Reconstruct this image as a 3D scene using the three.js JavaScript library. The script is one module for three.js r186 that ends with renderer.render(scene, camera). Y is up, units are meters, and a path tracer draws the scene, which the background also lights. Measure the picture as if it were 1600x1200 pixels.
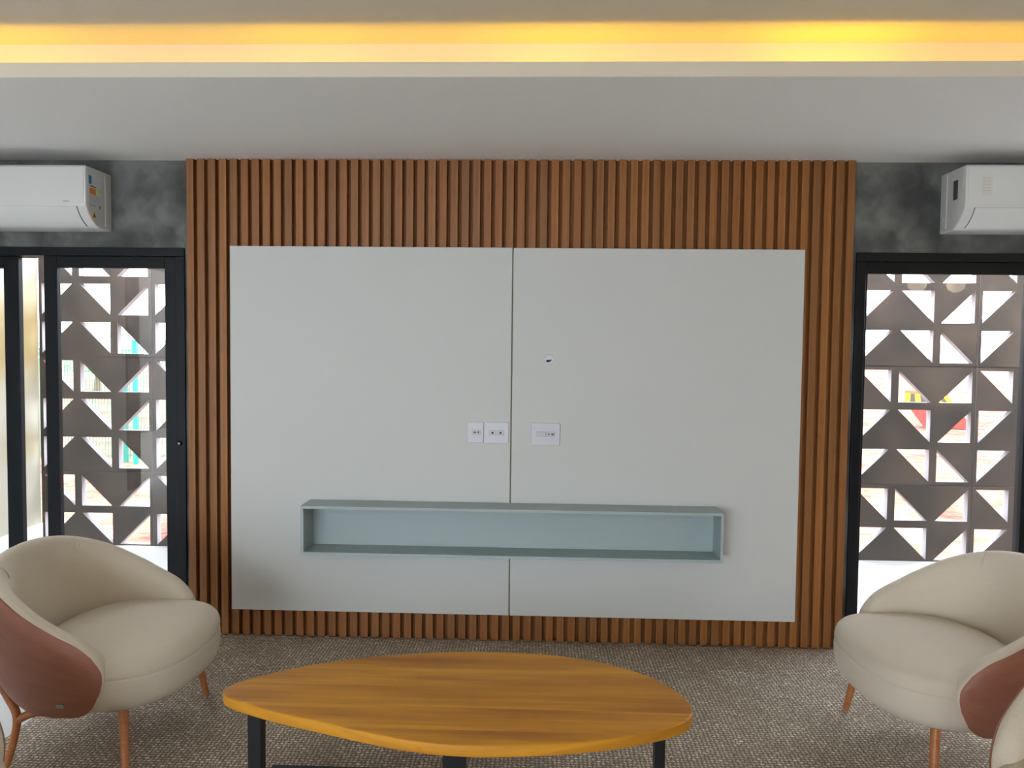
import * as THREE from 'three';
import { RoundedBoxGeometry } from 'three/addons/geometries/RoundedBoxGeometry.js';
import { mergeGeometries, toCreasedNormals } from 'three/addons/utils/BufferGeometryUtils.js';
import { RectAreaLightUniformsLib } from 'three/addons/lights/RectAreaLightUniformsLib.js';

// ---------------------------------------------------------------- camera, sky, sun, exposure
const scene = new THREE.Scene();
const camera = new THREE.PerspectiveCamera(53.13, 1600 / 1200, 0.05, 400);
camera.rotation.order = 'YXZ';
camera.position.set(0.129, 1.5628, 4.0384);
camera.rotation.set(-0.045, 0.0341, 0.0111);
const renderer = new THREE.WebGLRenderer({ antialias: true });
renderer.toneMapping = THREE.LinearToneMapping;
renderer.toneMappingExposure = 1.8;
renderer.shadowMap.enabled = true;
scene.background = new THREE.Color(0.86, 0.95, 1.07);       // bright overcast sky
scene.backgroundIntensity = 5.8;
const sun = new THREE.DirectionalLight(new THREE.Color(1, 0.95, 0.86), 1.2);
sun.position.set(-9, 22, 5);
sun.target.position.set(0, 0, -6);
sun.castShadow = true;
Object.assign(sun.shadow.camera, { left: -30, right: 30, top: 30, bottom: -30, near: 1, far: 80 });
scene.add(sun, sun.target);
RectAreaLightUniformsLib.init();

// ---------------------------------------------------------------- helpers
let seed = 7;
const rnd = () => ((seed = (seed * 1664525 + 1013904223) >>> 0) / 4294967296);
const rr = (a, b) => a + (b - a) * rnd();
const used = {};
const numbered = (n) => { const k = used[n] = (used[n] ?? -1) + 1; return k ? `${n}_${String(k).padStart(3, '0')}` : n; };
function tag(o, label, category, group, kind) {
  if (label) o.userData.label = label;
  if (category) o.userData.category = category;
  if (group) o.userData.group = group;
  if (kind) o.userData.kind = kind;
  return o;
}
function add(name, geo, mat, parent = scene) {
  const g = Array.isArray(geo) ? mergeGeometries(geo.map((x) => { const y = x.index ? x.toNonIndexed() : x; for (const k of Object.keys(y.attributes)) if (!['position', 'normal', 'uv'].includes(k)) y.deleteAttribute(k); return y; })) : geo;
  const m = new THREE.Mesh(g, mat);
  m.name = parent === scene ? numbered(name) : partName(parent, name);
  m.castShadow = m.receiveShadow = true;
  parent.add(m);
  return m;
}
function partName(parent, name) {
  const c = parent.userData._n ??= {};
  const k = c[name] = (c[name] ?? -1) + 1;
  return k ? `${name}_${String(k).padStart(3, '0')}` : name;
}
function thing(name, label, category, pos = [0, 0, 0], turn = 0, group) {
  const o = new THREE.Group();
  o.name = numbered(name);
  o.position.set(...pos); o.rotation.y = turn;
  scene.add(o);
  return tag(o, label, category, group);
}
function struct(name, geo, mat) { const o = add(name, geo, mat); o.userData.kind = 'structure'; return o; }
function structGroup(name) { const o = new THREE.Group(); o.name = name; o.userData.kind = 'structure'; scene.add(o); return o; }
// uv in metres from the dominant axis of the normal
function uvm(g, ox = 0, oy = 0) {
  g = g.index ? g.toNonIndexed() : g;
  if (!g.attributes.normal) g.computeVertexNormals();
  const p = g.attributes.position, n = g.attributes.normal, uv = new Float32Array(p.count * 2);
  for (let i = 0; i < p.count; i++) {
    const ax = Math.abs(n.getX(i)), ay = Math.abs(n.getY(i)), az = Math.abs(n.getZ(i));
    let u, v;
    if (ay >= ax && ay >= az) { u = p.getX(i); v = p.getZ(i); } else if (ax > az) { u = p.getZ(i); v = p.getY(i); } else { u = p.getX(i); v = p.getY(i); }
    uv[i * 2] = u + ox; uv[i * 2 + 1] = v + oy;
  }
  g.setAttribute('uv', new THREE.BufferAttribute(uv, 2));
  return g;
}
// box between two corners
function bx(x0, x1, y0, y1, z0, z1, r = 0) {
  const w = x1 - x0, h = y1 - y0, d = z1 - z0;
  const g = r ? new RoundedBoxGeometry(w, h, d, 2, Math.min(r, w / 2.01, h / 2.01, d / 2.01)) : new THREE.BoxGeometry(w, h, d);
  g.translate((x0 + x1) / 2, (y0 + y1) / 2, (z0 + z1) / 2);
  return uvm(g);
}
function surf(nu, nv, fn, closeU = false) {   // grid surface fn(u,v) -> [x,y,z]
  const pos = [], uv = [], idx = [];
  for (let j = 0; j <= nv; j++) for (let i = 0; i <= nu; i++) { pos.push(...fn(i / nu, j / nv)); uv.push(i / nu, j / nv); }
  for (let j = 0; j < nv; j++) for (let i = 0; i < nu; i++) { const a = j * (nu + 1) + i, b = a + 1, c = a + nu + 1, d = c + 1; idx.push(a, b, d, a, d, c); }
  const g = new THREE.BufferGeometry();
  g.setAttribute('position', new THREE.Float32BufferAttribute(pos, 3));
  g.setAttribute('uv', new THREE.Float32BufferAttribute(uv, 2));
  g.setIndex(idx);
  g.computeVertexNormals();
  if (closeU) { const n = g.attributes.normal; for (let j = 0; j <= nv; j++) { const a = j * (nu + 1), b = a + nu; const v = new THREE.Vector3().fromBufferAttribute(n, a).add(new THREE.Vector3().fromBufferAttribute(n, b)).normalize(); n.setXYZ(a, v.x, v.y, v.z); n.setXYZ(b, v.x, v.y, v.z); } }
  return g;
}
function tube(pts, r0, r1 = r0, seg = 24, rad = 12) {   // tapered round bar through points
  const c = new THREE.CatmullRomCurve3(pts.map((p) => new THREE.Vector3(...p)));
  const g = new THREE.TubeGeometry(c, seg, 1, rad, false), p = g.attributes.position, f = c.getSpacedPoints ? null : null;
  for (let j = 0; j <= seg; j++) {
    const q = c.getPointAt(j / seg), r = r0 + (r1 - r0) * j / seg;
    for (let i = 0; i <= rad; i++) { const k = j * (rad + 1) + i; const v = new THREE.Vector3().fromBufferAttribute(p, k).sub(q).multiplyScalar(r).add(q); p.setXYZ(k, v.x, v.y, v.z); }
  }
  const caps = [0, 1].map((e) => { const q = c.getPointAt(e), t = c.getTangentAt(e).multiplyScalar(e ? 1 : -1); const d = new THREE.CircleGeometry(e ? r1 : r0, rad); d.lookAt(t); d.translate(q.x, q.y, q.z); return d; });
  return mergeGeometries([g.toNonIndexed(), ...caps.map((d) => d.toNonIndexed())]);
}
function roundedRect(w, h, r) {
  const s = new THREE.Shape(), x = -w / 2, y = -h / 2;
  s.moveTo(x + r, y); s.lineTo(x + w - r, y); s.quadraticCurveTo(x + w, y, x + w, y + r); s.lineTo(x + w, y + h - r); s.quadraticCurveTo(x + w, y + h, x + w - r, y + h);
  s.lineTo(x + r, y + h); s.quadraticCurveTo(x, y + h, x, y + h - r); s.lineTo(x, y + r); s.quadraticCurveTo(x, y, x + r, y);
  return s;
}
// ---- tileable noise
function makeNoise(sd) {
  const h = (x, y) => { let n = (x * 374761393 + y * 668265263 + sd * 1442695041) | 0; n = Math.imul(n ^ (n >>> 13), 1274126177); n ^= n >>> 16; return (n >>> 0) / 4294967296; };
  return (x, y, px, py) => {
    const xi = Math.floor(x), yi = Math.floor(y), fx = x - xi, fy = y - yi, m = (a, p) => ((a % p) + p) % p;
    const u = fx * fx * (3 - 2 * fx), v = fy * fy * (3 - 2 * fy);
    const a = h(m(xi, px), m(yi, py)), b = h(m(xi + 1, px), m(yi, py)), c = h(m(xi, px), m(yi + 1, py)), d = h(m(xi + 1, px), m(yi + 1, py));
    return a + (b - a) * u + (c - a) * v + (a - b - c + d) * u * v;
  };
}
function fbm(n, x, y, px, py, oct) { let s = 0, a = 0.5, t = 0; for (let i = 0; i < oct; i++) { s += a * n(x, y, px, py); t += a; x *= 2; y *= 2; px *= 2; py *= 2; a *= 0.5; } return s / t; }
function dataTex(w, h, fn, srgb, mx, my) {   // fn(u,v) -> [r,g,b] 0..1 ; covers mx x my metres
  const d = new Uint8Array(w * h * 4);
  for (let y = 0; y < h; y++) for (let x = 0; x < w; x++) { const c = fn(x / w, y / h), k = (y * w + x) * 4; for (let i = 0; i < 3; i++) d[k + i] = Math.max(0, Math.min(255, c[i] * 255)); d[k + 3] = 255; }
  const t = new THREE.DataTexture(d, w, h);
  t.wrapS = t.wrapT = THREE.RepeatWrapping; t.magFilter = THREE.LinearFilter; t.minFilter = THREE.LinearMipmapLinearFilter; t.generateMipmaps = true;
  if (srgb) t.colorSpace = THREE.SRGBColorSpace;
  t.repeat.set(1 / mx, 1 / my);
  t.needsUpdate = true;
  return t;
}
const mixc = (a, b, t) => a.map((x, i) => x + (b[i] - x) * t);
const rgb = (r, g, b) => [r / 255, g / 255, b / 255];
const std = (o) => new THREE.MeshStandardMaterial(o);
const N1 = makeNoise(1), N2 = makeNoise(2), N3 = makeNoise(3);

// ---------------------------------------------------------------- materials
const M = {};
M.ceiling = std({ color: 0xf3f2ef, roughness: 0.95 });
M.beige = std({ color: 0xdcd4c2, roughness: 0.95 });   // warm paint of the cove and its edge
M.white = std({ color: 0xe2e2de, roughness: 0.9 });
{
  const ct = dataTex(512, 512, (u, v) => {
    const a = fbm(N1, u * 5 + 0.3 * fbm(N3, u * 8, v * 8, 8, 8, 3), v * 5, 5, 5, 6), b = fbm(N2, u * 9 + a * 2, v * 6, 9, 6, 4);
    const t = Math.max(0, Math.min(1, (a - 0.5) * 3.2 + 0.5)) * 0.6 + Math.max(0, Math.min(1, (b - 0.5) * 3.5 + 0.5)) * 0.4;
    return mixc(rgb(60, 62, 61), rgb(114, 116, 112), t);
  }, true, 0.95, 0.95);
  M.cement = std({ map: ct, roughness: 0.62 });
}
{
  const wt = dataTex(512, 1024, (u, v) => {
    const g = fbm(N1, u * 60, v * 3, 60, 3, 4), f = fbm(N2, u * 12, v * 1, 12, 1, 3), p = N3(u * 220, v * 14, 220, 14);
    const t = Math.max(0, Math.min(1, g * 0.7 + f * 0.6 - 0.15));
    return mixc(rgb(122, 74, 28), rgb(174, 115, 54), t).map((c) => c * (p < 0.12 ? 0.86 : 1));
  }, true, 0.5, 1.3);
  M.slat = [[1, 1, 1], [0.9, 0.88, 0.86], [1.06, 0.98, 0.9], [0.97, 0.88, 0.82], [1.04, 1.0, 0.94], [0.86, 0.86, 0.84]].map((c) => { const m = std({ map: wt, roughness: 0.5 }); m.color.setRGB(...c); return m; });
  M.backing = std({ map: wt, roughness: 0.7 }); M.backing.color.setRGB(0.8, 0.74, 0.72);
  const tt = dataTex(1024, 512, (u, v) => {
    const strip = Math.floor(v * 6), o = strip * 0.37;
    const g = fbm(N1, u * 4 + strip, v * 70, 4, 70, 4), f = Math.min(1, Math.max(0, (fbm(N2, u * 3 + strip, v * 12, 3, 12, 4) - 0.5) * 2 + 0.5)), p = N3(u * 26, v * 260, 26, 260);
    const t = Math.max(0, Math.min(1, g * 0.55 + f * 0.75 - 0.15 + ((strip * 7) % 5 - 2) * 0.04));
    return mixc(rgb(170, 108, 30), rgb(222, 158, 46), t).map((c) => c * (p < 0.1 ? 0.93 : 1));
  }, true, 1.8, 0.9);
  M.tableTop = new THREE.MeshPhysicalMaterial({ map: tt, roughness: 0.5, specularIntensity: 0.6 });
  const lt = dataTex(256, 256, (u, v) => mixc(rgb(156, 92, 48), rgb(196, 128, 74), fbm(N1, u * 24, v * 3, 24, 3, 4)), true, 0.3, 0.6);
  M.legWood = std({ map: lt, roughness: 0.45 });
}
M.panel = std({ color: 0xcbccc9, roughness: 0.6 });
M.shelf = std({ color: 0xa4b2b2, roughness: 0.5 });
M.shelfEdge = std({ color: 0xb4beba, roughness: 0.5 });
M.seam = std({ color: 0x8c8a70, roughness: 0.8 });
M.plastic = std({ color: 0xcfcfd6, roughness: 0.35 });
M.plasticModule = std({ color: 0xc4c4ca, roughness: 0.35 });
M.dark = std({ color: 0x0c0c0d, roughness: 0.6 });
M.ac = new THREE.MeshPhysicalMaterial({ color: 0xdadad7, roughness: 0.28, clearcoat: 0.4, clearcoatRoughness: 0.15 });
M.acGap = std({ color: 0x55565a, roughness: 0.7 });
M.frame = new THREE.MeshPhysicalMaterial({ color: 0x0d1217, roughness: 0.45, specularIntensity: 0.45 });
M.gasket = std({ color: 0x08090a, roughness: 0.8 });
M.glass = new THREE.MeshPhysicalMaterial({ color: 0xffffff, roughness: 0, transmission: 1, thickness: 0, ior: 1.5 });
{
  const ft = dataTex(256, 256, (u, v) => { const w = Math.sin(u * 2 * Math.PI * 48) * Math.sin(v * 2 * Math.PI * 48); const n = fbm(N1, u * 16, v * 16, 16, 16, 4); return Array(3).fill(0.5 + w * 0.22 + (n - 0.5) * 0.7); }, false, 0.1, 0.1);
  M.cream = new THREE.MeshPhysicalMaterial({ color: 0xded1be, roughness: 0.95, bumpMap: ft, bumpScale: 0.0008, sheen: 0.3, sheenRoughness: 0.6, sheenColor: new THREE.Color(1, 0.97, 0.92) });
  const lt = dataTex(256, 256, (u, v) => { const n = fbm(N2, u * 26, v * 26, 26, 26, 3), m = fbm(N1, u * 4, v * 4, 4, 4, 3); return mixc(rgb(148, 96, 76), rgb(172, 116, 92), n * 0.4 + m * 0.6); }, true, 0.3, 0.3);
  M.leather = std({ map: lt, roughness: 0.5 });
}
M.legSteel = std({ color: 0x16171a, roughness: 0.45, metalness: 0.2 });
{
  // woven loop rug: a 12 mm basket weave of light and dark yarn
  const K = 48, knot = (u, v) => {
    const x = u * K + (N2(u * 90, v * 90, 90, 90) - 0.5) * 0.5, y = v * K + (N1(u * 90, v * 90, 90, 90) - 0.5) * 0.5, xi = Math.floor(x), yi = Math.floor(y), fx = x - xi - 0.5, fy = y - yi - 0.5;
    const over = (xi + yi) & 1, d = over ? Math.hypot(fx / 0.66, fy / 0.36) : Math.hypot(fx / 0.36, fy / 0.66);
    return [Math.max(0, 1 - d), over, N3(xi, yi, K, K)];
  };
  const rc = dataTex(1024, 1024, (u, v) => {
    const [h, over, r] = knot(u, v), m = fbm(N1, u * 6, v * 6, 6, 6, 4), f = N2(u * 240, v * 240, 240, 240);
    const t = Math.min(1, h * 1.7);
    const yarn = mixc(rgb(184, 168, 146), rgb(255, 248, 232), Math.max(0, Math.min(1, r * 0.6 + (over ? 0.32 : 0.05) + (m - 0.5) * 0.7 + (f - 0.5) * 0.35)));
    return mixc(rgb(136, 120, 102), yarn, t);
  }, true, 0.8, 0.8);
  const rb = dataTex(1024, 1024, (u, v) => { const [h] = knot(u, v); return Array(3).fill(Math.min(1, h * 1.3)); }, false, 0.8, 0.8);
  M.rug = std({ map: rc, bumpMap: rb, bumpScale: 0.002, roughness: 0.97 });
}
M.floor = std({ color: 0xd9dadb, roughness: 0.35 });
M.veranda = std({ color: 0xb6b4ae, roughness: 0.7 });
{
  const st = dataTex(256, 512, (u, v) => { const a = fbm(N1, u * 3, v * 6, 3, 6, 4), b = fbm(N2, u * 2, v * 3, 2, 3, 4); return mixc(rgb(190, 184, 164), rgb(166, 142, 92), Math.max(0, Math.min(1, (a * 0.5 + b * 0.8 - 0.55) * 2.4))); }, true, 1.6, 2.4);
  M.stucco = std({ map: st, roughness: 0.9 });
  const bt = dataTex(512, 512, (u, v) => { const a = fbm(N1, u * 5, v * 5, 5, 5, 5), b = fbm(N3, u * 3, v * 2, 3, 2, 4); return mixc(rgb(58, 50, 45), rgb(98, 82, 70), Math.max(0, Math.min(1, (a * 0.6 + b * 0.7 - 0.45) * 1.9))); }, true, 1.3, 1.3);
  M.block = std({ map: bt, roughness: 0.9 });
  M.blockRevealLit = std({ color: 0x9c9798, roughness: 0.9 });   // paler block tone: sky light painted onto the sides of the openings
  const et = dataTex(1024, 1024, (u, v) => { const a = fbm(N1, u * 10, v * 10, 10, 10, 6), b = fbm(N2, u * 40, v * 40, 40, 40, 4), s = N3(u * 160, v * 160, 160, 160); let c = mixc(rgb(104, 44, 24), rgb(170, 124, 94), Math.max(0, Math.min(1, (a * 0.8 + b * 0.5 - 0.4) * 1.8))); return s > 0.93 ? mixc(c, rgb(226, 214, 200), 0.7) : c; }, true, 9, 9);
  const eb = dataTex(512, 512, (u, v) => Array(3).fill(fbm(N2, u * 30, v * 30, 30, 30, 5)), false, 6, 6);
  M.earth = std({ map: et, bumpMap: eb, bumpScale: 0.12, roughness: 1 });
}
M.paving = std({ color: 0xb9b5ac, roughness: 0.9 });
M.led = new THREE.MeshStandardMaterial({ color: 0x221a08, emissive: new THREE.Color(1, 0.55, 0.06), emissiveIntensity: 1.5 });

// ---------------------------------------------------------------- room shell
const XL = -4.2, XR = 5.6, ZB = 9.0, WALL = -0.045, WT = 0.17;   // wall face z, wall thickness
const HS = 2.55, HU = 2.72, LIP = 1.209, COVE = 1.077, LIPTOP = 2.604;
const DT = 2.086;                                      // door head
const DL = [-3.72, -1.772], DR = [1.774, 3.72];        // door openings
struct('floor', bx(XL - 0.2, XR + 0.2, -0.3, 0, WALL - WT, ZB + 0.2), M.floor);
// front wall around the two door openings
struct('wall_front', [
  bx(XL - 0.2, XR + 0.2, DT, 3.0, WALL - WT, WALL), bx(XL - 0.2, DL[0], 0, DT, WALL - WT, WALL),
  bx(DL[1], DR[0], 0, DT, WALL - WT, WALL), bx(DR[1], XR + 0.2, 0, DT, WALL - WT, WALL)], M.cement);
// lowered ceiling band along the front wall with an upstand hiding the light strip
struct('ceiling_soffit', bx(XL, XR, HS, HS + 0.012, WALL, LIP - 0.001), M.ceiling);
struct('ceiling_cove', [bx(XL, XR, HS + 0.0005, LIPTOP, LIP - 0.013, LIP, 0.0015), bx(XL, XR, HS + 0.012, HU, COVE - 0.02, COVE)], M.beige);
struct('ceiling', bx(XL - 0.2, XR + 0.2, HU, 3.0, WALL, ZB + 0.2), M.beige);
// left wall with a large glazed opening behind the camera, back wall likewise
const LO = [3.72, 5.0, 2.5, 6.7, 8.9], BO = [-4.1, -0.3, 2.6];
struct('wall_left', [bx(XL - 0.2, XL, 0, HU, WALL, LO[0]), bx(XL - 0.2, XL, 0, HU, LO[1], LO[3]), bx(XL - 0.2, XL, 0, HU, LO[4], ZB + 0.2), bx(XL - 0.2, XL, LO[2], HU, LO[0], LO[1]), bx(XL - 0.2, XL, LO[2], HU, LO[3], LO[4])], M.white);
struct('wall_right', bx(XR, XR + 0.2, 0, HU, WALL, ZB + 0.2), M.white);
struct('wall_back', [bx(XL, BO[0], 0, HU, ZB, ZB + 0.2), bx(BO[1], XR, 0, HU, ZB, ZB + 0.2), bx(BO[0], BO[1], BO[2], HU, ZB, ZB + 0.2)], M.white);
{ // aluminium posts standing in the left opening
  const w = structGroup('window_1');
  add('frame', [bx(XL - 0.15, XL - 0.05, 0, LO[2], 3.86, 4.1), bx(XL - 0.15, XL - 0.05, 0, LO[2], 4.92, 5.0), bx(XL - 0.15, XL - 0.05, LO[2] - 0.06, LO[2], LO[0], LO[1])], M.frame, w);
}
// ---------------------------------------------------------------- LED strip in the cove
{
  const s = thing('led_strip', 'warm yellow light strip glowing from the cove above the lowered ceiling', 'light strip', [0, HS + 0.012, LIP - 0.034]);
  const spots = [[-3.3, 1.5, 0.9], [-2.1, 0.9, 1.15], [-1.3, 0.7, 0.75], [-0.75, 0.4, 1.1], [-0.3, 0.5, 0.85], [0.2, 0.5, 1.3], [0.7, 0.5, 0.9], [1.2, 0.5, 1.75], [1.7, 0.5, 0.85], [2.7, 1.5, 1.0]];
  for (const [x, w, k] of spots) {
    add('light_segment', bx(x - w / 2, x + w / 2, 0, 0.003, -0.006, 0.006), M.led, s);
    const l = new THREE.RectAreaLight(new THREE.Color(1, 0.58, 0.0), 11 * k, w, 0.012);
    l.position.set(x, 0.005, 0);
    l.rotation.x = Math.PI / 2;          // shines upwards
    s.add(l);
  }
}
// ---------------------------------------------------------------- slatted wall panel
{
  const W0 = -1.743, W1 = 1.743, n = 60, pitch = (W1 - W0 + 0.020) / n, face = pitch - 0.020;
  const p = thing('slat_panel', 'tall panel of vertical brown wooden slats covering the wall between the two doors', 'wall panel', [0, 0, 0]);
  add('backing_board', bx(W0 + 0.004, W1 - 0.004, 0.004, HS, WALL, -0.032), M.backing, p);
  const geos = [0, 1, 2, 3, 4].map((k) => { const g = new RoundedBoxGeometry(face, HS - 0.004, 0.032, 1, 0.002); g.translate(0, HS / 2 + 0.002, -0.016); return uvm(g, k * 0.097 + 0.03, k * 0.31); });
  for (let i = 0; i < n; i++) { const m = add('slat', geos[Math.floor(rnd() * 5)], M.slat[Math.floor(rnd() * M.slat.length)], p); m.position.x = W0 + face / 2 + i * pitch; }
}
// ---------------------------------------------------------------- white wall boards and what is fixed to them
{
  const t = 0.03;
  const l = add('white_panel', bx(-1.499, -0.0135, 0.154, 2.09, 0, t, 0.0015), M.panel);
  tag(l, 'left half of the white board on the slatted wall, with two joined socket plates', 'wall board');
  const r = add('white_panel', bx(-0.0065, 1.487, 0.154, 2.089, 0, t, 0.0015), M.panel);
  tag(r, 'right half of the white board on the slatted wall, with the round cable outlet', 'wall board');
  const st = add('joint_strip', bx(-0.0135, -0.0065, 0.16, 2.075, 0, 0.02), M.seam);
  tag(st, 'thin olive strip in the upright joint between the two white boards', 'strip');
}
function plate(name, x0, x1, y0, y1, label, build) {
  const w = x1 - x0, h = y1 - y0;
  const o = thing(name, label, name === 'switch_plate' ? 'switch' : 'socket', [(x0 + x1) / 2, (y0 + y1) / 2, 0.03]);
  const g = new THREE.ExtrudeGeometry(roundedRect(w - 0.006, h - 0.006, 0.006), { depth: 0.007, bevelEnabled: true, bevelSize: 0.003, bevelThickness: 0.003, bevelSegments: 2, curveSegments: 4 });
  add('cover_plate', g, M.plastic, o);
  build(o);
  return o;
}
const zf = 0.0101;
function moduleAt(o, x, w, h = 0.024, dark = false) {
  add('module', bx(x - w / 2, x + w / 2, -h / 2, h / 2, zf - 0.003, zf + 0.0016, 0.001), M.plasticModule, o);
  const e = 0.0008;
  add('module_gap', [bx(x - w / 2 - e, x + w / 2 + e, h / 2, h / 2 + e, zf - 0.002, zf + 0.0004), bx(x - w / 2 - e, x + w / 2 + e, -h / 2 - e, -h / 2, zf - 0.002, zf + 0.0004), bx(x - w / 2 - e, x - w / 2, -h / 2, h / 2, zf - 0.002, zf + 0.0004), bx(x + w / 2, x + w / 2 + e, -h / 2, h / 2, zf - 0.002, zf + 0.0004)], M.acGap, o);
}
const pin = (o, x, y, r = 0.004) => { const g = new THREE.CylinderGeometry(r, r, 0.002, 12); g.rotateX(Math.PI / 2); g.translate(x, y, zf + 0.0018); add('pin_hole', g, M.dark, o); };
plate('socket_plate', -0.238, -0.154, 1.072, 1.182, 'smaller white socket plate, outer of the joined pair on the left board', (o) => {
  moduleAt(o, 0.004, 0.042);
  add('port', [bx(-0.010, 0.004, -0.004, 0.004, zf + 0.001, zf + 0.0022), bx(0.012, 0.019, -0.005, 0.006, zf + 0.001, zf + 0.0022)], M.acGap, o);
});
plate('socket_plate', -0.153, -0.022, 1.070, 1.182, 'wider white socket plate with two dark sockets beside the board joint', (o) => {
  moduleAt(o, -0.019, 0.034); moduleAt(o, 0.023, 0.034);
  pin(o, -0.019, 0, 0.0055); pin(o, 0.023, 0, 0.0055);
});
plate('switch_plate', 0.095, 0.246, 1.064, 1.181, 'single white wall plate on the right board below the cable outlet', (o) => {
  moduleAt(o, -0.022, 0.045); moduleAt(o, 0.026, 0.045);
  add('port', [bx(0.030, 0.044, -0.004, 0.004, zf + 0.001, zf + 0.0022), bx(0.012, 0.022, -0.003, 0.003, zf + 0.001, zf + 0.0022)], M.acGap, o);
});
{
  const o = thing('cable_outlet', 'small round white cable outlet with a dark slot high on the right board', 'cable outlet', [0.184, 1.512, 0.03]);
  const ring = new THREE.LatheGeometry([[0.0001, 0.004], [0.022, 0.004], [0.0235, 0.0055], [0.026, 0.0055], [0.0275, 0.003], [0.028, 0]].map((p) => new THREE.Vector2(...p)), 32);
  ring.rotateX(Math.PI / 2);
  add('cap', ring, M.plastic, o);
  const s = new THREE.Shape(); s.moveTo(-0.017, -0.011); s.quadraticCurveTo(-0.010, -0.002, 0.002, -0.006); s.quadraticCurveTo(0.012, -0.002, 0.015, -0.005); s.quadraticCurveTo(0.008, -0.014, -0.002, -0.018); s.quadraticCurveTo(-0.012, -0.018, -0.017, -0.011);
  const g = new THREE.ExtrudeGeometry(s, { depth: 0.001, bevelEnabled: false }); g.translate(0.0, 0.004, 0.0042);
  add('slot', g, M.dark, o);
}
// ---------------------------------------------------------------- grey-blue shelf box
{
  const o = thing('wall_shelf', 'long open grey-blue shelf box mounted low across both white boards', 'shelf', [-0.003, 0.504, 0.03]);
  const W = 1.069, H = 0.252, D = 0.172, b = 0.015;
  add('top_board', bx(-W, W, H - b, H, 0, D, 0.001), M.shelf, o);
  add('bottom_board', bx(-W, W, 0, b, 0, D, 0.001), M.shelf, o);
  add('side_board', bx(-W, -W + b, b, H - b, 0, D, 0.001), M.shelf, o);
  add('side_board', bx(W - b, W, b, H - b, 0, D, 0.001), M.shelf, o);
  add('back_board', bx(-W + b, W - b, b, H - b, 0, 0.006), M.shelf, o);
  for (const x of [-0.966, 0.985]) { const g = new THREE.CylinderGeometry(0.006, 0.007, 0.004, 14); g.rotateX(Math.PI / 2); g.translate(x, 0.208, 0.008); add('screw', g, M.dark, o); }
}
// ---------------------------------------------------------------- doors
function leaf(parent, x0, x1, z, st = 0.085, top = DT - 0.045) {
  const d = 0.036, b = 0.08, tp = 0.062;
  add('stile', bx(x0, x0 + st, 0.02, top, z - d / 2, z + d / 2, 0.003), M.frame, parent);
  add('stile', bx(x1 - st, x1, 0.02, top, z - d / 2, z + d / 2, 0.003), M.frame, parent);
  add('rail', bx(x0 + st, x1 - st, top - tp, top, z - d / 2, z + d / 2, 0.002), M.frame, parent);
  add('rail', bx(x0 + st, x1 - st, 0.02, 0.02 + b, z - d / 2, z + d / 2, 0.002), M.frame, parent);
  add('glass', bx(x0 + st - 0.005, x1 - st + 0.005, 0.02 + b - 0.005, top - tp + 0.005, z - 0.003, z + 0.003), M.glass, parent);
}
{
  const d = structGroup('door_1');                              // left sliding door
  const z0 = WALL - 0.13, z1 = WALL + 0.012;
  add('frame', [bx(DL[0], DL[1], DT - 0.045, DT, z0, z1, 0.003), bx(DL[1] - 0.05, DL[1], 0, DT - 0.045, z0, z1, 0.003), bx(DL[0], DL[0] + 0.05, 0, DT - 0.045, z0, z1, 0.003), bx(DL[0], DL[1], 0, 0.02, z0, z1, 0.003)], M.frame, d);
  leaf(d, -2.56, DL[1] - 0.05, WALL - 0.035, 0.072);
  leaf(d, -3.70, -2.735, WALL - 0.085, 0.085);
  const k = new THREE.CylinderGeometry(0.011, 0.013, 0.012, 20); k.rotateX(Math.PI / 2); k.translate(-1.803, 1.036, z1 + 0.005);
  add('lock', k, M.gasket, d);
  const k2 = new THREE.CylinderGeometry(0.005, 0.005, 0.004, 12); k2.rotateX(Math.PI / 2); k2.translate(-1.803, 1.036, z1 + 0.012);
  add('lock_cylinder', k2, M.plastic, d);
  const e = structGroup('door_2');                              // right sliding door
  add('frame', [bx(DR[0], DR[1], DT - 0.045, DT, z0, z1, 0.003), bx(DR[0], DR[0] + 0.05, 0, DT - 0.045, z0, z1, 0.003), bx(DR[1] - 0.05, DR[1], 0, DT - 0.045, z0, z1, 0.003), bx(DR[0], DR[1], 0, 0.02, z0, z1, 0.003)], M.frame, e);
  leaf(e, DR[0] + 0.002, 2.745, WALL - 0.035, 0.07);
  leaf(e, 2.69, DR[1] - 0.04, WALL - 0.085, 0.082);
}
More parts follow.
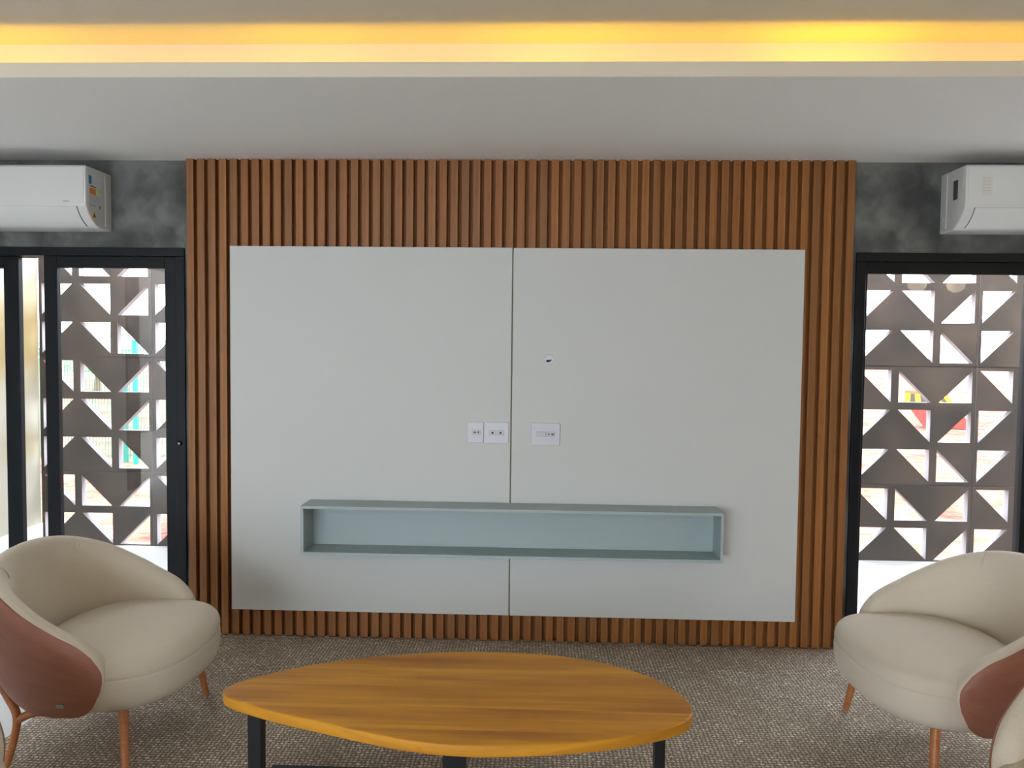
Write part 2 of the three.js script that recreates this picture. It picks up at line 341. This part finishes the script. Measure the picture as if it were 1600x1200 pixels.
// ---------------------------------------------------------------- air conditioners
function acUnit(x0, x1, labelText, side) {
  const o = thing('air_conditioner', labelText, 'air conditioner', [0, 2.168, WALL]);
  const H = 0.302, D = 0.238;
  const prof = (inset, y0 = 0) => {                // side outline in (z, y)
    const s = new THREE.Shape(), a = inset;
    s.moveTo(0, 0); s.lineTo(0.10, 0.0);
    s.bezierCurveTo(0.15, 0.004, 0.205 - a, 0.035, D - a, 0.105);
    s.lineTo(D - a, H - 0.022 - a);
    s.quadraticCurveTo(D - a, H - a, D - 0.025 - a, H - a);
    s.lineTo(0.0, H - a); s.lineTo(0, 0);
    return s;
  };
  const ext = (shape, a, b, bevel = 0.006) => { const g = new THREE.ExtrudeGeometry(shape, { depth: b - a - 2 * bevel, bevelEnabled: bevel > 0, bevelSize: bevel, bevelThickness: bevel, bevelOffset: -bevel, bevelSegments: 3, curveSegments: 16 }); g.rotateY(-Math.PI / 2); g.scale(-1, 1, 1); 
    const ix = g.index; const p = g.attributes.position; // the mirrored shape: turn its faces back
    for (let i = 0; i < p.count; i += 3) for (const at of Object.values(g.attributes)) { const n = at.itemSize; for (let c = 0; c < n; c++) { const t = at.array[(i + 1) * n + c]; at.array[(i + 1) * n + c] = at.array[(i + 2) * n + c]; at.array[(i + 2) * n + c] = t; } }
    g.deleteAttribute('normal'); g.computeVertexNormals();
    g.computeBoundingBox(); g.translate(a - g.boundingBox.min.x, 0, 0);
    return toCreasedNormals(g, 0.6); };
  add('body', ext(prof(0), x0, x1), M.ac, o);
  // front cover: a thin skin that follows the front from the top edge to the flap
  const skin = (pts, a, b, t) => { const s = new THREE.Shape(); const up = pts.map((p) => [p[0] + t * p[2], p[1] + t * p[3]]); s.moveTo(...pts[0].slice(0, 2)); for (const p of pts.slice(1)) s.lineTo(p[0], p[1]); for (const p of up.reverse()) s.lineTo(...p); s.lineTo(pts[0][0], pts[0][1]); return ext(s, a, b, 0.0008); };
  add('front_cover', skin([[D - 0.001, 0.108, 1, 0], [D - 0.001, H - 0.026, 1, 0], [D - 0.006, H - 0.010, 0.8, 0.6], [D - 0.02, H - 0.001, 0.2, 1]], x0 + 0.010, x1 - 0.010, 0.004), M.ac, o);
  const curve = new THREE.CubicBezierCurve(new THREE.Vector2(0.10, 0), new THREE.Vector2(0.15, 0.004), new THREE.Vector2(0.205, 0.035), new THREE.Vector2(D, 0.105));
  const fp = [];
  for (let i = 4; i <= 18; i++) { const t = 0.1 + 0.86 * i / 18, p = curve.getPoint(t), d = curve.getTangent(t); fp.push([p.x, p.y - 0.0005, d.y, -d.x]); }
  add('flap', skin(fp, x0 + 0.05, x1 - 0.05, 0.004), M.ac, o);
  const gp = fp.map((p) => [...p]);
  add('flap_gap', skin(gp, x0 + 0.047, x1 - 0.047, 0.001), M.acGap, o);
  const xe = side > 0 ? x1 : x0, s = side;
  const decal = (name, z0, z1, y0, y1, mat) => add(name, bx(Math.min(xe, xe + s * 0.0012), Math.max(xe, xe + s * 0.0012), y0, y1, z0, z1), mat, o);
  add('end_rib', bx(Math.min(xe, xe + s * 0.003), Math.max(xe, xe + s * 0.003), 0.02, H - 0.012, 0.06, 0.066, 0.001), M.ac, o);
  if (side > 0) {
    decal('energy_label', 0.098, 0.216, 0.085, 0.262, std({ color: 0xd6d8dc, roughness: 0.5 }));
    const over = (name, z0, z1, y0, y1, c) => add(name, bx(xe + 0.001, xe + 0.0022, y0, y1, z0, z1), std({ color: c, roughness: 0.5 }), o);
    over('blue_mark', 0.188, 0.212, 0.215, 0.258, 0x1b7fb8);
    over('dark_text_line', 0.150, 0.200, 0.203, 0.208, 0x4a4a2c);
    over('orange_mark', 0.150, 0.205, 0.166, 0.196, 0xe0943a);
    over('yellow_mark', 0.108, 0.148, 0.172, 0.200, 0xe6d9a0);
    over('dark_mark', 0.108, 0.122, 0.186, 0.194, 0x5d5a50);
    for (const y of [0.155, 0.146, 0.137, 0.128]) over('text_line', 0.115, 0.205, y, y + 0.003, 0xb9bbbf);
    over('dark_mark', 0.112, 0.122, 0.100, 0.118, 0x6a6a66);
    over('text_line', 0.150, 0.205, 0.108, 0.112, 0x9a9a90);
    const tri = new THREE.Shape(); tri.moveTo(-0.02, 0); tri.lineTo(0.02, 0); tri.lineTo(0, 0.032); tri.lineTo(-0.02, 0);
    const tg = new THREE.ExtrudeGeometry(tri, { depth: 0.0012, bevelEnabled: false }); tg.rotateY(Math.PI / 2); tg.translate(xe, 0.048, 0.165);
    add('warning_mark', tg, std({ color: 0xd8b830, roughness: 0.5 }), o);
    const tri2 = new THREE.Shape(); tri2.moveTo(-0.009, 0.006); tri2.lineTo(0.009, 0.006); tri2.lineTo(0, 0.021); tri2.lineTo(-0.009, 0.006);
    const tg2 = new THREE.ExtrudeGeometry(tri2, { depth: 0.0018, bevelEnabled: false }); tg2.rotateY(Math.PI / 2); tg2.translate(xe, 0.048, 0.165);
    add('warning_symbol', tg2, std({ color: 0x3a3424, roughness: 0.5 }), o);
    add('emblem', bx(x1 - 0.115, x1 - 0.085, 0.118, 0.1215, D + 0.0028, D + 0.0038), std({ color: 0x8a8d92, roughness: 0.3, metalness: 0.5 }), o);
    add('vent_mark', bx(xe, xe + 0.0014, 0.035, 0.055, 0.018, 0.04), M.plasticModule, o);
  } else {
    decal('dark_label', 0.125, 0.165, 0.150, 0.245, std({ color: 0x4b4f52, roughness: 0.45 }));
    add('front_label', bx(x0 + 0.075, x0 + 0.125, 0.155, 0.255, D + 0.0028, D + 0.0036), std({ color: 0xd8d4cc, roughness: 0.5 }), o);
    for (const y of [0.235, 0.22, 0.205, 0.19, 0.175]) add('text_line', bx(x0 + 0.08, x0 + 0.115, y, y + 0.003, D + 0.0034, D + 0.0042), std({ color: 0xc2beb6 }), o);
for (const [a, b, c, d] of [[0.06, 0.075, 0.02, 0.03], [0.06, 0.075, 0.038, 0.044], [0.02, 0.03, 0.02, 0.03]]) add('vent_mark', bx(xe - 0.0014, xe, a, b, c, d), M.plasticModule, o);
  }
  return o;
}
acUnit(-3.04, -2.17, 'white wall air conditioner with coloured stickers above the left door', 1);
acUnit(2.195, 3.06, 'white wall air conditioner with a dark end label above the right door', -1).position.y = 2.182;

// ---------------------------------------------------------------- rug
{
  const g = new RoundedBoxGeometry(3.98, 0.010, 6.6, 2, 0.004); g.translate(0.035, 0.005, 3.32);
  tag(add('rug', uvm(g), M.rug), 'large grey-beige woven rug lying under the coffee table and armchairs', 'rug');
}
// ---------------------------------------------------------------- coffee table
{
  const o = thing('coffee_table', 'low coffee table with a pebble-shaped honey wood top on black steel legs', 'coffee table', [-0.12, 0.01, 1.46]);
  const P = [[-0.925, 1.512], [-0.941, 1.463], [-0.87, 1.365], [-0.675, 1.235], [-0.451, 1.148], [-0.16, 1.092], [0.165, 1.097], [0.406, 1.174], [0.577, 1.31], [0.644, 1.444], [0.653, 1.537], [0.611, 1.617], [0.457, 1.704], [0.257, 1.765], [-0.031, 1.8], [-0.225, 1.785], [-0.547, 1.684], [-0.785, 1.593]];
  const c = new THREE.CatmullRomCurve3(P.map(([x, z]) => new THREE.Vector3(x + 0.12, 0, z - 1.46)), true);
  const s = new THREE.Shape(c.getSpacedPoints(140).slice(0, -1).map((v) => new THREE.Vector2(v.x, -v.z)));
  const g = new THREE.ExtrudeGeometry(s, { depth: 0.028, bevelEnabled: true, bevelSize: 0.006, bevelOffset: -0.006, bevelThickness: 0.005, bevelSegments: 3 });
  g.rotateX(-Math.PI / 2); g.translate(0, 0.337, 0);
  const tg = toCreasedNormals(g, 0.5), n = tg.attributes.normal, p = tg.attributes.position, uv = tg.attributes.uv;
  for (let i = 0; i < p.count; i++) { const top = Math.abs(n.getY(i)) > 0.5; uv.setXY(i, p.getX(i) + 1, top ? p.getZ(i) + 0.5 : p.getY(i) * 0.7 + 0.2 + p.getZ(i) * 0.3); }
  add('tabletop', tg, M.tableTop, o);
  const bar = (x, z, a, w = 0.056, d = 0.02) => { const b = new RoundedBoxGeometry(w, 0.33, d, 2, 0.002); b.translate(0, 0.165 + 0.006, 0); b.rotateY(a); b.translate(x, 0, z); return b; };
  const LG = [[-0.705, 0.02], [0.665, 0.07], [-0.008, 0.13]];
  add('leg', bar(...LG[0], 0, 0.045, 0.05), M.legSteel, o);
  add('leg', bar(...LG[1], 0, 0.033, 0.05), M.legSteel, o);
  add('leg', bar(...LG[2], 0, 0.075, 0.05), M.legSteel, o);
  const beam = (x0, z0, x1, z1, y0, y1) => { const L = Math.hypot(x1 - x0, z1 - z0), b = new RoundedBoxGeometry(L, y1 - y0, 0.04, 2, 0.002); b.translate(0, (y0 + y1) / 2, 0); b.rotateY(-Math.atan2(z1 - z0, x1 - x0)); b.translate((x0 + x1) / 2, 0, (z0 + z1) / 2); return b; };
  add('crossbar', beam(LG[0][0] + 0.02, -0.06, LG[2][0], -0.06, 0, 0.058), M.legSteel, o);
  add('crossbar', beam(LG[2][0], 0.11, LG[1][0], 0.07, 0, 0.03), M.legSteel, o);
  add('crossbar', beam(LG[2][0], -0.06, LG[2][0] + 0.001, 0.13, 0, 0.058), M.legSteel, o);
  add('top_bracket', beam(LG[0][0], 0.02, LG[1][0], 0.07, 0.326, 0.337), M.legSteel, o);
}
// ---------------------------------------------------------------- armchairs
function makeArmchair() {
  const o = new THREE.Group();
  const half = [[0, -0.30], [0.17, -0.285], [0.30, -0.205], [0.362, -0.08], [0.375, 0.04], [0.366, 0.14], [0.352, 0.205]];
  const pts = [...half.slice(1).reverse().map(([x, z]) => new THREE.Vector3(-x, 0, z)), ...half.map(([x, z]) => new THREE.Vector3(x, 0, z))];
  const path = new THREE.CatmullRomCurve3(pts, false, 'centripetal'), Lt = path.getLength(), L = Lt / 2;
  const topKnots = [[0, 0.757], [0.12, 0.753], [0.24, 0.728], [0.36, 0.68], [0.48, 0.612], [0.60, 0.545], [0.68, 0.505], [0.80, 0.46]];
  const top0 = (s) => { for (let i = 1; i < topKnots.length; i++) if (s <= topKnots[i][0]) { const [a, ya] = topKnots[i - 1], [b, yb] = topKnots[i], t = (s - a) / (b - a), u = t; return ya + (yb - ya) * u; } return topKnots.at(-1)[1]; };
  const topS = (s) => (top0(Math.max(0, s - 0.05)) + top0(Math.max(0, s - 0.025)) + top0(s) + top0(s + 0.025) + top0(s + 0.05)) / 5;
  const R = 0.11, YC = 0.385;
  const prof = (s, d = 0) => {                    // s = distance from the centre of the back; d = inset of the outline
    const a = Math.abs(s); let t = topS(a), b = 0.222;
    const end = L - d; let e = 1;
    if (a > end - R) { const k = Math.min(1, (a - end + R) / R); e = Math.sqrt(Math.max(0, 1 - k * k)); }
    t = YC + (t - d - YC) * e; b = YC + (b + d - YC) * e;
    return [t, b, e];
  };
  const shift = (y, s) => { const low = Math.max(0, 0.47 - y) / 0.235, up = Math.max(0, y - 0.45) / 0.34, back = Math.max(0, 1 - Math.abs(s) / (L * 0.75)); return -0.075 * low * low * (0.45 + 0.55 * Math.min(1, back * 2)) + 0.035 * up * back; };
  const at = (s, y, off) => {                      // point at path distance s, height y, offset off outwards
    const u = Math.min(1, Math.max(0, (s + L) / Lt)), p = path.getPointAt(u), t = path.getTangentAt(u);
    const n = new THREE.Vector3(t.z, 0, -t.x);     // outwards
    const w = off + shift(y, s);
    return [p.x + n.x * w, y, p.z + n.z * w];
  };
  const T = 0.038;
  const stad = (phi, H, t) => {                    // stadium outline: [outward, up] for phi in 0..1 starting at the top
    const r = Math.min(t, H), a = phi * 2 * Math.PI, c = Math.cos(a), d = Math.sin(a);
    const e = 2 / 5, sx = Math.sign(d) * Math.pow(Math.abs(d), 2 / 2.6), sy = Math.sign(c) * Math.pow(Math.abs(c), e);
    return [t * sx, H * sy];
  };
  const ease = (u) => { const x = 2 * u - 1; return Math.sign(x) * (1 - Math.pow(1 - Math.abs(x), 1.5)); };
  add('backrest', surf(48, 150, (u, v) => {
    const s = ease(v) * L, [t, b, e] = prof(s), H = (t - b) / 2, [ox, oy] = stad(u, H, T * (0.25 + 0.75 * Math.sqrt(e)));
    const puff = ox < 0 ? 1.25 : 0.85;
    return at(s, (t + b) / 2 + oy, ox * puff);
  }, true), M.cream, o);
  // leather shell: a skin over the outer face
  const d = 0.012, Ls = L - 0.004;
  const skin = (u, v, off) => {
    const s = ease(v) * Ls, [t, b, e] = prof(s, d * 0.55), y0 = b + 0.0, y1 = t - d * 0.6 * e;
    return at(s, y0 + (y1 - y0) * u, off * (0.25 + 0.75 * Math.sqrt(e)) + 0.0);
  };
  const bulge = (u) => 1 - Math.pow(Math.abs(2 * u - 1), 5) * 0.35;
  add('leather_shell', [surf(28, 150, (u, v) => skin(u, v, (T * 0.85 + 0.008) * bulge(u))), surf(28, 150, (u, v) => skin(1 - u, v, 0.006)), surf(4, 150, (u, v) => { const a = skin(1, v, (T * 0.85 + 0.008) * bulge(1)), b = skin(1, v, 0.006); return a.map((x, i) => x + (b[i] - x) * u); }), surf(4, 150, (u, v) => { const a = skin(0, v, 0.006), b = skin(0, v, (T * 0.85 + 0.008) * bulge(0)); return a.map((x, i) => x + (b[i] - x) * u); })], M.leather, o);
  // the two upright seams on the inside of the back
  for (const sg of [-1, 1]) {
    const q = [];
    for (let i = 0; i <= 10; i++) { const s = sg * 0.235, [t, b] = prof(s), f = i / 10, H = (t - b) / 2, [ox, oy] = stad(0.98 - f * 0.13, H, T); q.push(at(s, (t + b) / 2 + oy, ox * 1.25 - 0.0005)); }
    const c = new THREE.CatmullRomCurve3(q.map((p) => new THREE.Vector3(...p)));
    add('seam', new THREE.TubeGeometry(c, 20, 0.0035, 6), M.cream, o);
  }
  // seat: a thick padded drum with a welt line
  const se = (th, k, ex = 2.5) => { const c = Math.cos(th), s = Math.sin(th); return [0.375 * k * Math.sign(s) * Math.pow(Math.abs(s), 2 / ex), 0.10 + 0.312 * k * Math.sign(c) * Math.pow(Math.abs(c), 2 / ex)]; };
  const drum = (rings) => surf(72, rings.length - 1, (u, v) => { const r = rings[Math.round(v * (rings.length - 1))], [x, z] = se(u * 2 * Math.PI, r[0]); return [x, r[1], z]; }, true);
  const seat = add('seat', drum([[0.0, 0.222], [0.5, 0.222], [0.78, 0.226], [0.88, 0.234], [0.945, 0.25], [0.98, 0.275], [0.997, 0.305], [1.0, 0.335], [0.998, 0.352], [0.993, 0.360], [0.982, 0.364]]), M.cream, o);
  add('seat_cushion', drum([[0.982, 0.360], [0.993, 0.366], [0.9965, 0.376], [0.993, 0.390], [0.975, 0.408], [0.94, 0.422], [0.87, 0.433], [0.75, 0.441], [0.55, 0.447], [0.3, 0.450], [0.0, 0.451]]), M.cream, seat);
  for (const sg of [-1, 1]) {
    add('leg', tube([[sg * 0.285, 0.26, 0.228], [sg * 0.31, 0.13, 0.245], [sg * 0.335, 0, 0.262]], 0.019, 0.0125, 16, 16), M.legWood, o);
    add('leg', tube([[sg * 0.25, 0.40, -0.302], [sg * 0.258, 0.33, -0.265], [sg * 0.264, 0.25, -0.212], [sg * 0.268, 0.185, -0.18], [sg * 0.27, 0.10, -0.19], [sg * 0.27, 0, -0.22]], 0.017, 0.0125, 28, 16), M.legWood, o);
    add('rail', tube([[sg * 0.267, 0.165, -0.185], [sg * 0.266, 0.192, -0.13], [sg * 0.272, 0.215, 0.0], [sg * 0.288, 0.235, 0.21]], 0.016, 0.014, 20, 12), M.legWood, o);
    const tg = new RoundedBoxGeometry(0.002, 0.013, 0.03, 1, 0.0008); const q = at(sg * (L - 0.145), 0.285, T * 0.85 + 0.0085); tg.rotateY(sg * 0.06); tg.translate(...q);
    add('maker_tag', tg, std({ color: 0x8c9486, roughness: 0.5 }), o);
  }
  return o;
}
const chair = makeArmchair();
function placeChair(x, z, turn, label) {
  const c = chair.clone();
  c.name = numbered('armchair'); c.position.set(x, 0.0135, z); c.rotation.y = turn;
  c.userData = { label, category: 'armchair', group: 'armchairs around the coffee table' };
  scene.add(c);
}
placeChair(-1.59, 1.07, Math.PI / 2, 'cream and brown leather armchair left of the table, in front of the left door');
placeChair(1.765, 1.03, -Math.PI / 2 + 0.05, 'cream and brown leather armchair right of the table, in front of the right door');
placeChair(-1.70, 2.23, Math.PI / 2 - 0.42, 'cream armchair of which only an arm and seat edge show, bottom left corner');
placeChair(1.78, 2.10, -Math.PI / 2 + 0.6, 'cream armchair of which only an arm and seat edge show, bottom right corner');

// ---------------------------------------------------------------- globe pendants behind the camera (they show as reflections in the right door)
{
  M.globe = std({ color: 0xfff0dc, roughness: 0.4, emissive: new THREE.Color(1, 0.84, 0.62), emissiveIntensity: 1.6 });
  M.rod = std({ color: 0x2a2a2a, roughness: 0.5 });
  const spots = [[4.28, 4.44, 'warm globe pendant lamp, left one of the two mirrored in the right door glass'], [4.70, 4.44, 'warm globe pendant lamp, right one of the two mirrored in the right door glass']];
  for (const [x, z, label] of spots) {
    const o = thing('pendant_lamp', label, 'lamp', [x, 2.335, z]);
    add('globe', new THREE.SphereGeometry(0.095, 32, 20), M.globe, o);
    add('rod', new THREE.CylinderGeometry(0.006, 0.006, HU - 2.335 - 0.09, 10).translate(0, 0.09 + (HU - 2.335 - 0.09) / 2, 0), M.rod, o);
    add('canopy', new THREE.CylinderGeometry(0.05, 0.055, 0.02, 24).translate(0, HU - 2.335 - 0.011, 0), M.rod, o);
    const l = new THREE.PointLight(new THREE.Color(1, 0.82, 0.58), 0.6); l.shadow.radius = 4; l.castShadow = true;
    o.add(l);
  }
}
// ---------------------------------------------------------------- veranda outside
struct('veranda_floor', bx(-6, 8.2, -0.3, -0.002, -1.80, WALL - WT), M.veranda);
struct('veranda_roof', bx(-6, 8.2, 2.66, 2.86, -0.95, WALL - WT), M.ceiling);
struct('wall_veranda_left', bx(-3.95, -3.752, 0, 2.66, -1.80, WALL - WT), M.stucco);
struct('baseboard_left', bx(-3.752, -3.738, 0, 0.165, -1.80, WALL - WT, 0.003), M.white);
{
  const P = 0.8935, cell = P / 3, hole = 0.242, m = (cell - hole) / 2;
  const kinds = [['UL', 'UR', 'LL'], ['UL', 'UR', 'LR'], ['UR', 'LL', 'LR']];   // bottom row first
  const s = new THREE.Shape(), g0 = 0.004;
  s.moveTo(g0, g0); s.lineTo(P - g0, g0); s.lineTo(P - g0, P - g0); s.lineTo(g0, P - g0); s.lineTo(g0, g0);
  kinds.forEach((row, j) => row.forEach((k, i) => {
    const x0 = i * cell + m, x1 = x0 + hole, y0 = j * cell + m, y1 = y0 + hole;
    const v = { UL: [[x0, y1], [x1, y1], [x0, y0]], UR: [[x1, y1], [x1, y0], [x0, y1]], LL: [[x0, y0], [x0, y1], [x1, y0]], LR: [[x1, y0], [x0, y0], [x1, y1]] }[k];
    const h = new THREE.Path(); h.moveTo(...v[0]); h.lineTo(...v[1]); h.lineTo(...v[2]); h.lineTo(...v[0]);
    s.holes.push(h);
  }));
  const g = new THREE.ExtrudeGeometry(s, { depth: 0.062, bevelEnabled: false });
  const scr = thing('block_screen', 'brown concrete screen of pierced blocks with triangular openings outside the doors', 'screen', [0, 0, 0]);
  const X0 = -3.752, Y0 = -0.3185;
  const variants = [0, 1, 2].map((k) => uvm(g.clone(), k * 0.43, k * 0.29));
  for (let c = 0; c < 9; c++) for (let r = 0; r < 3; r++) { const b = add('block', variants[(c * 2 + r) % 3], [M.block, M.blockRevealLit], scr); b.position.set(X0 + c * P, Y0 + r * P, -1.868); }
  add('mortar_joint', [...Array(8).keys()].map((c) => bx(X0 + (c + 1) * P - 0.006, X0 + (c + 1) * P + 0.006, Y0, Y0 + 3 * P, -1.866, -1.811)).concat([1, 2].map((r) => bx(X0, X0 + 9 * P, Y0 + r * P - 0.006, Y0 + r * P + 0.006, -1.866, -1.811))), M.block, scr);
}
// ---------------------------------------------------------------- ground and things beyond the screen
{
  const g = new THREE.PlaneGeometry(160, 120, 200, 160); g.rotateX(-Math.PI / 2); g.translate(0, 0, -35);
  const p = g.attributes.position;
  for (let i = 0; i < p.count; i++) { const x = p.getX(i), z = p.getZ(i); const far = z < -2.6 ? Math.min(1, (-2.6 - z) / 3) : 0; p.setY(i, -0.36 + far * (fbm(N1, x * 0.35 + 200, z * 0.35 + 200, 1000, 1000, 4) - 0.5) * 0.35); }
  const gg = g.toNonIndexed(); gg.computeVertexNormals();
  g.computeVertexNormals();
  const uv = g.attributes.uv; for (let i = 0; i < p.count; i++) uv.setXY(i, p.getX(i), p.getZ(i));
  struct('ground', g, M.earth);
  struct('terrace', bx(-14, 12, -0.34, -0.02, ZB + 0.2, 20), M.paving);
  struct('wall_added_blocker', bx(-7.2, -7.0, -0.3, 3.6, 1.0, 11.5), std({ color: 0x8f8e8a, roughness: 0.95 }));  // unseen wall, added to dim the left window and its door-glass reflection
  struct('side_path', bx(-6.99, XL - 0.2, -0.34, -0.02, 1.5, ZB + 0.2), M.paving);
}
{ // green welded mesh fence
  const green = std({ color: 0x0a7d6c, roughness: 0.5 }), wire = std({ color: 0x1f6b58, roughness: 0.5 });
  const f = thing('mesh_fence', 'green welded mesh fence with square posts seen through the left door', 'fence', [0, 0, -8]);
  const x0 = -12.6, step = 2.1;
  for (let i = 0; i <= 5; i++) { const px = x0 + i * step; add('post', [bx(px - 0.035, px + 0.035, -0.5, 1.62, -0.035, 0.035, 0.006), bx(px - 0.04, px + 0.04, 1.62, 1.64, -0.04, 0.04)], green, f); }
  for (let i = 0; i < 5; i++) {
    const a = [];
    const px = x0 + i * step + 0.04;
    for (let k = 1; k < 40; k++) a.push(new THREE.CylinderGeometry(0.006, 0.006, 1.75, 5).translate(px + k * 0.0505, 0.62, 0.01));
    for (const y of [-0.2, 0.25, 0.7, 1.15, 1.48]) a.push(new THREE.CylinderGeometry(0.004, 0.004, 2.02, 5).rotateZ(Math.PI / 2).translate(px + 1.01, y, 0));
    const m = add('mesh_panel', a, wire, f); m.userData.kind = 'stuff';
  }
  const q = thing('fence_brace', 'short green post leaning beside the fence post seen through the left door', 'post', [-6.55, -0.4, -8.15]);
  q.rotation.z = 0.0;
  add('post', bx(-0.045, 0.045, 0, 1.72, -0.03, 0.03, 0.006), green, q);
}
{ // red skip
  const o = thing('waste_skip', 'slanted red metal skip with a yellow and grey striped band seen through the right door', 'skip', [10.22, -0.36, -16.0], -0.48);
  const red = std({ color: 0xc92a22, roughness: 0.6 }), orange = std({ color: 0xd8561f, roughness: 0.6 }), yel = std({ color: 0xf0cf00, roughness: 0.6 }), gry = std({ color: 0x3a3632, roughness: 0.6 });
  const poly = (pts, d) => { const s = new THREE.Shape(pts.map((p) => new THREE.Vector2(...p))); return new THREE.ExtrudeGeometry(s, { depth: d, bevelEnabled: true, bevelSize: 0.008, bevelThickness: 0.008, bevelSegments: 1 }).translate(0, 0, -d); };
  add('body', poly([[-0.57, 0.63], [-0.15, 0.06], [0.92, 0.03], [0.60, 0.61]], 1.2), red, o);
  const n = 9, L = (t) => [[-0.62 + 1.17 * t, 0.64 - 0.02 * t], [-0.58 + 0.94 * t, 0.90 - 0.05 * t]];
  for (let i = 0; i < n; i++) { const [a, d] = L(i / n), [b, c] = L((i + 1) / n); add(i % 2 ? 'grey_stripe' : 'yellow_stripe', poly([a, b, c, d], 1.22), i % 2 ? gry : yel, o); }
  add('rim', poly([[-0.60, 0.90], [0.37, 0.85], [0.36, 0.92], [-0.60, 0.97]], 1.26), orange, o);
  add('skid', [bx(-0.1, 0.0, 0, 0.06, -1.1, -0.1), bx(0.7, 0.8, 0, 0.06, -1.1, -0.1)], gry, o);
}
// far trees
function tree(x, z, h, w, label) {
  const o = thing('tree', label, 'tree', [x, -0.4, z]);
  add('trunk', tube([[0, 0, 0], [0.05, h * 0.3, 0.03], [0, h * 0.6, 0]], 0.14, 0.06, 8, 8), std({ color: 0x6a5a48, roughness: 1 }), o);
  const leaves = [];
  for (let i = 0; i < 700; i++) {
    const a = rr(0, 6.283), e = Math.acos(rr(-1, 1)), r = Math.cbrt(rnd());
    const l = new THREE.CircleGeometry(rr(0.10, 0.2), 5); l.scale(1, 0.6, 1); l.rotateX(rr(0, 6.28)); l.rotateY(rr(0, 6.28));
    l.translate(Math.sin(e) * Math.cos(a) * r * w, h * 0.66 + Math.cos(e) * r * h * 0.36, Math.sin(e) * Math.sin(a) * r * w);
    leaves.push(l);
  }
  const c = add('crown', leaves, M.leaf, o); c.userData.kind = 'stuff';
}
M.leaf = new THREE.MeshPhysicalMaterial({ color: 0x8fc79a, roughness: 0.9, side: THREE.DoubleSide, transmission: 0.3, thickness: 0 });
tree(-16.9, -25, 2.6, 2.0, 'pale green tree beyond the fence, left one seen through the left door');
tree(-13.2, -27.5, 3.2, 2.2, 'pale green tree beyond the fence, beside the right edge of the left door');

renderer.render(scene, camera);
